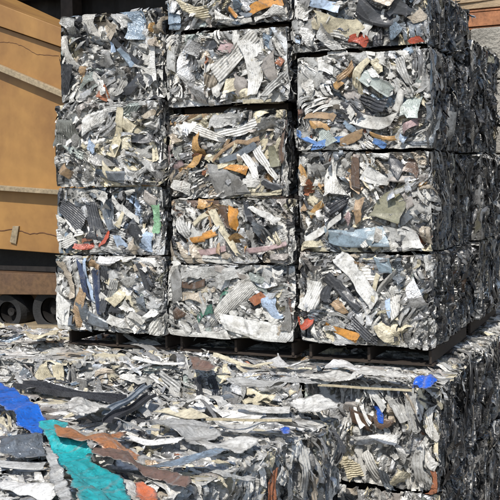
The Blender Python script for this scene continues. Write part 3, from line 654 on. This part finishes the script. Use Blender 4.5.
for key, lab in (('L4', 'timber pallet under the left column of bales'), ('M5', 'timber pallet under the middle column of bales'), ('R4', 'timber pallet under the right column of bales')):
    a = STACK[key]; pallet(a[0] + .03, a[1] - .02, .065, 1.08, lab)
pallet(STACK['R4'][0] + .05, STACK['R4'][1] - .02, 1.3, 1.1, 'timber pallet under the dark bale behind the right column')

for up, dn, where in (('M1', 'M2', 'under the topmost middle column bale'), ('M2', 'M3', 'above the bale with the flat grey panel'), ('R1', 'R2', 'under the top bale of the right column')):
    x0, x1, zu, _ = STACK[up]; zd = STACK[dn][3]
    for k, (yy, w2) in enumerate(((.16, 'front'), (1.0, 'rear'))):
        t = box_mesh('timber_batten', [(0, 0, 0, (x1 - x0) * .86, .07, zu - zd - .004, 0, 0, 0)], M_WOOD, None, .003)
        t.location = ((x0 + x1) / 2, yy, (zu + zd) / 2); tag(t, '%s dark timber batten wedged %s' % (w2, where), 'batten')

# ------------------------------------------------------------------ ground, sheds, wall, machine
M_GROUND = simple_mat('yard_dirt', (.16, .135, .11), .95, 0, 3, .4, .8)
bm = bmesh.new(); bmesh.ops.create_grid(bm, x_segments=60, y_segments=60, size=150)
for v in bm.verts: v.co.z = -.62
me = bpy.data.meshes.new('ground'); bm.to_mesh(me); bm.free(); me.materials.append(M_GROUND)
g = bpy.data.objects.new('ground', me); COL.objects.link(g); g['kind'] = 'structure'

M_CONC = simple_mat('weathered_concrete', (.36, .335, .285), .95, 0, 5, .35, 1.0, bdist=.03)
M_BEAM = simple_mat('rusty_beam', (.36, .15, .065), .8, 0, 5, .35, .3)
M_PLANK = simple_mat('pale_timber', (.42, .31, .19), .85, 0, 5, .4, .4, stretch=(1, 1, 6))
YW = 4.2
def pl(px, py, y=YW): return on_y(px, py, y)
sx0, sx1 = -6.5, XT - .87
slab = box_mesh('bale_support', [((sx0 + sx1) / 2, YT - .6, -.31, sx1 - sx0, 4.6, .60, 0, 0, 0)], M_CONC, None, .01)  # unseen support standing in for a lower layer of bales
slab.location.x = 0; slab['kind'] = 'structure'
wl = empty('concrete_wall', (pl(470, 340).x, YW, 0)); tag(wl, 'grey concrete block wall behind the stack, under the rusty beam', 'wall')
zc = [0]; z_top = pl(480, 27).z; z_mid = pl(497, 79).z
bh = .8; z = z_mid - 3 * bh; lev = [0.0]
hs = [0, max(.3, z_mid - 1.5), z_mid - .75, z_mid, z_top] ; hs = sorted(set(round(q, 3) for q in hs if q >= 0))
for i in range(len(hs) - 1):
    for k in range(-1, 4):
        bx = k * 1.6 + (.8 if i % 2 else 0)
        o = box_mesh('block', [(bx, .35, (hs[i] + hs[i + 1]) / 2, 1.585, .7, hs[i + 1] - hs[i] - .014, 0, 0, 0)], M_CONC, wl, .025)
b0 = pl(455, 27); b1 = pl(500, 8)
bt = empty('rusty_beam', (b0.x, YW, z_top)); tag(bt, 'rusty orange steel beam lying on top of the concrete wall', 'beam')
zh = (pl(480, 7).z - z_top)
box_mesh('web', [(1.0, .25, zh / 2 + .002, 5.5, .02, zh - .03, 0, 0, 0)], M_BEAM, bt, .002)
box_mesh('flange', [(1.0, .25, zh - .010, 5.5, .22, .02, 0, 0, 0)], M_BEAM, bt, .003)
box_mesh('flange', [(1.0, .25, .012, 5.5, .22, .02, 0, 0, 0)], M_BEAM, bt, .003)
box_mesh('face_plate', [(1.0, .13, zh / 2, 5.5, .012, zh - .06, 0, 0, 0)], M_BEAM, bt, .002)
for i, lab in enumerate(('pale timber plank resting on the rusty beam', 'second pale plank lying askew above the rusty beam')):
    t = box_mesh('timber_plank', [(0, 0, 0, 5.2, .20, .07, 0, 0, 0)], M_PLANK, None, .006)
    t.location = (b0.x + .9, YW + .25 + .02 * i, z_top + zh + .05 + .085 * i); t.rotation_euler = (0, R(-1.5 * i), R(3 * i)); tag(t, lab, 'plank')

# dark shed far behind
M_SHED = simple_mat('dark_shed_cladding', (.022, .018, .016), .8, .2, 2, .4, .2)
M_SHEDB = simple_mat('shed_brown_steel', (.06, .042, .032), .7, .2, 2, .4, .2)
YS = 9.0
sh = empty('dark_shed', (-6, YS, 0)); tag(sh, 'tall dark shed filling the background behind the stack', 'building')
bm = bmesh.new()
nx = 160
prev = None
for i in range(nx + 1):
    xx = -11 + i * .1375; yy = .03 * (1 if (i // 2) % 2 else -1)
    a = bm.verts.new((xx, yy, 0)); b = bm.verts.new((xx, yy, 7.5))
    if prev: bm.faces.new([prev[0], a, b, prev[1]])
    prev = (a, b)
me = bpy.data.meshes.new('wall'); bm.to_mesh(me); bm.free(); me.materials.append(M_SHED)
o = bpy.data.objects.new('wall', me); COL.objects.link(o); o.parent = sh
md = o.modifiers.new('t', 'SOLIDIFY'); md.thickness = .05
box_mesh('roof', [(0, -1.6, 7.6, 23, 5.5, .15, R(-6), 0, 0)], M_SHED, sh, .01)
for k in range(6):
    box_mesh('column', [(-10.5 + k * 4, -.25, 3.75, .25, .3, 7.5, 0, 0, 0)], M_SHEDB, sh, .01)
zz = on_y(30, 6, YS).z
box_mesh('girder', [(0, -.30, zz + .25, 22, .16, .40, 0, 0, 0)], M_SHEDB, sh, .01)

# tan machine body at the left
M_TAN = simple_mat('tan_machine_paint', (.33, .175, .052), .5, .05, 1.6, .1, .12, col2=(.22, .108, .034), stretch=(.8, 1, .7), fine=.92)
M_TANGREY = simple_mat('worn_grey_edge', (.38, .30, .19), .6, .2, 6, .3, .3)
M_TANDK = simple_mat('dark_orange_paint', (.13, .072, .033), .7, 0, 4, .6, .3, col2=(.10, .055, .03))  # darker and browner than the tan body paint
M_RIM = simple_mat('black_rim', (.012, .010, .009), .8, 0, 6, .5, .3)  # near-black, so the rim merges with the tyre
M_TYRE = simple_mat('black_rubber', (.02, .02, .02), .8, 0, 10, .4, .4)
YM = 1.9
mo = on_y(-40, 380, YM); mo.z = -.6
mc = empty('machine_body', mo); tag(mc, 'tan painted steel machine body with slanting ribs left of the stack', 'machine')
def mpt(px, py, y=YM): p = on_y(px, py, y) - mo; return (p.x, p.z)
def prism(name, poly, y0, y1, mat, parent, bev=.006):
    """outline in x,z extruded from y0 to y1"""
    bm = bmesh.new(); A = [bm.verts.new((x_, y0, z_)) for x_, z_ in poly]; B = [bm.verts.new((x_, y1, z_)) for x_, z_ in poly]
    bm.faces.new(A); bm.faces.new(B[::-1]); n = len(poly)
    for i in range(n): bm.faces.new([A[i], B[i], B[(i + 1) % n], A[(i + 1) % n]])
    bmesh.ops.recalc_face_normals(bm, faces=bm.faces[:])
    if bev: bmesh.ops.bevel(bm, geom=bm.edges[:], offset=bev, segments=2, affect='EDGES', profile=.6)
    me = bpy.data.meshes.new(name); bm.to_mesh(me); bm.free(); me.materials.append(mat)
    o = bpy.data.objects.new(name, me); COL.objects.link(o); o.parent = parent; return o
prism('side_panel', [mpt(-120,-30), mpt(0,27), mpt(115,66), mpt(115,252), mpt(90,256), mpt(0,249), mpt(-120,240)], 0, .9, M_TAN, mc)
prism('top_panel', [mpt(-120,-52), mpt(0,4), mpt(115,48), mpt(115,65), mpt(0,26), mpt(-120,-31)], -.05, .95, M_TAN, mc)
prism('slanting_rib', [mpt(-120,10), mpt(0,64), mpt(115,112), mpt(115,118), mpt(0,70), mpt(-120,16)], -.08, -.001, M_TANGREY, mc, .004)
prism('lower_rib', [mpt(-120,178), mpt(0,185), mpt(115,194), mpt(115,198), mpt(0,190), mpt(-120,183)], -.10, -.001, M_TANGREY, mc, .004)
prism('bracket', [mpt(14,226), mpt(20,226), mpt(17,244), mpt(11,242)], -.02, -.002, M_TANGREY, mc, .003)
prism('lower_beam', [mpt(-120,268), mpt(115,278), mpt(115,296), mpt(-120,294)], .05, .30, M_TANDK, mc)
prism('underframe', [mpt(-110,245), mpt(110,252), mpt(110,272), mpt(-110,266)], .35, .8, M_TYRE, mc)
prism('underside_cover', [mpt(-120,322), mpt(110,328), mpt(110,345), mpt(-120,342)], .0, .5, M_TANGREY, mc)  # added to darken the underside and cover the lit ground
prism('belly_plate', [mpt(-120,292), mpt(110,294), mpt(110,372), mpt(-120,370)], .34, .38, M_TANDK, mc)  # brown plate behind the wheels, brought forward to block the lit ground
M_CRACK = simple_mat('rust_seam', (.14, .06, .02), .8, 0, 30, .4, .3)
def seam(pts, r):
    bm = bmesh.new(); rings = []
    P = [Vector((mpt(*p)[0], -.001, mpt(*p)[1])) for p in pts]; Q = []
    for i in range(len(P) - 1):
        for k in range(6): Q.append(P[i].lerp(P[i + 1], k / 6) + Vector((0, 0, random.Random(i * 6 + k).uniform(-.004, .004))))
    for q in Q: rings.append([bm.verts.new(q + Vector((0, r * .6 * math.cos(a), r * math.sin(a)))) for a in (0, 1.57, 3.14, 4.71)])
    for i in range(len(rings) - 1):
        for j in range(4): bm.faces.new([rings[i][j], rings[i + 1][j], rings[i + 1][(j + 1) % 4], rings[i][(j + 1) % 4]])
    me = bpy.data.meshes.new('weld_seam'); bm.to_mesh(me); bm.free(); me.materials.append(M_CRACK)
    o = bpy.data.objects.new('weld_seam', me); COL.objects.link(o); o.parent = mc
seam([(-60,52),(-20,44),(4,42),(14,43),(24,47),(36,54),(44,55),(62,56)], .0035)
seam([(-60,228),(0,231),(14,229),(30,234),(44,233),(64,238)], .006)
seam([(20,19),(26,20),(32,22)], .003)
def wheel(px, py, rpx):
    cx, cz = mpt(px, py); k = rpx * (on_y(px, py, YM) - CAM).dot(fwd) / FPX
    e = None
    def ringobj(name, prof, mat, parent):
        bm = bmesh.new(); n = 40; rs = []
        for i in range(n):
            a = 2 * math.pi * i / n; rs.append([bm.verts.new((r * k * math.cos(a), y_, r * k * math.sin(a))) for r, y_ in prof])
        for i in range(n):
            for j in range(len(prof) - 1): bm.faces.new([rs[i][j], rs[(i + 1) % n][j], rs[(i + 1) % n][j + 1], rs[i][j + 1]])
        bmesh.ops.recalc_face_normals(bm, faces=bm.faces[:])
        me = bpy.data.meshes.new(name); bm.to_mesh(me); bm.free(); me.materials.append(mat)
        o = bpy.data.objects.new(name, me); COL.objects.link(o); o.parent = parent; return o
    t = ringobj('wheel', [(.55, .0), (.9, -.02), (1, .05), (1, .25), (.9, .32), (.55, .3)], M_TYRE, mc); t.location = (cx, .12, cz)
    ringobj('rim', [(.02, .06), (.2, .05), (.22, .10), (.5, .12), (.56, .03)], M_RIM, t)
wheel(44, 312, 24); wheel(0, 314, 20)
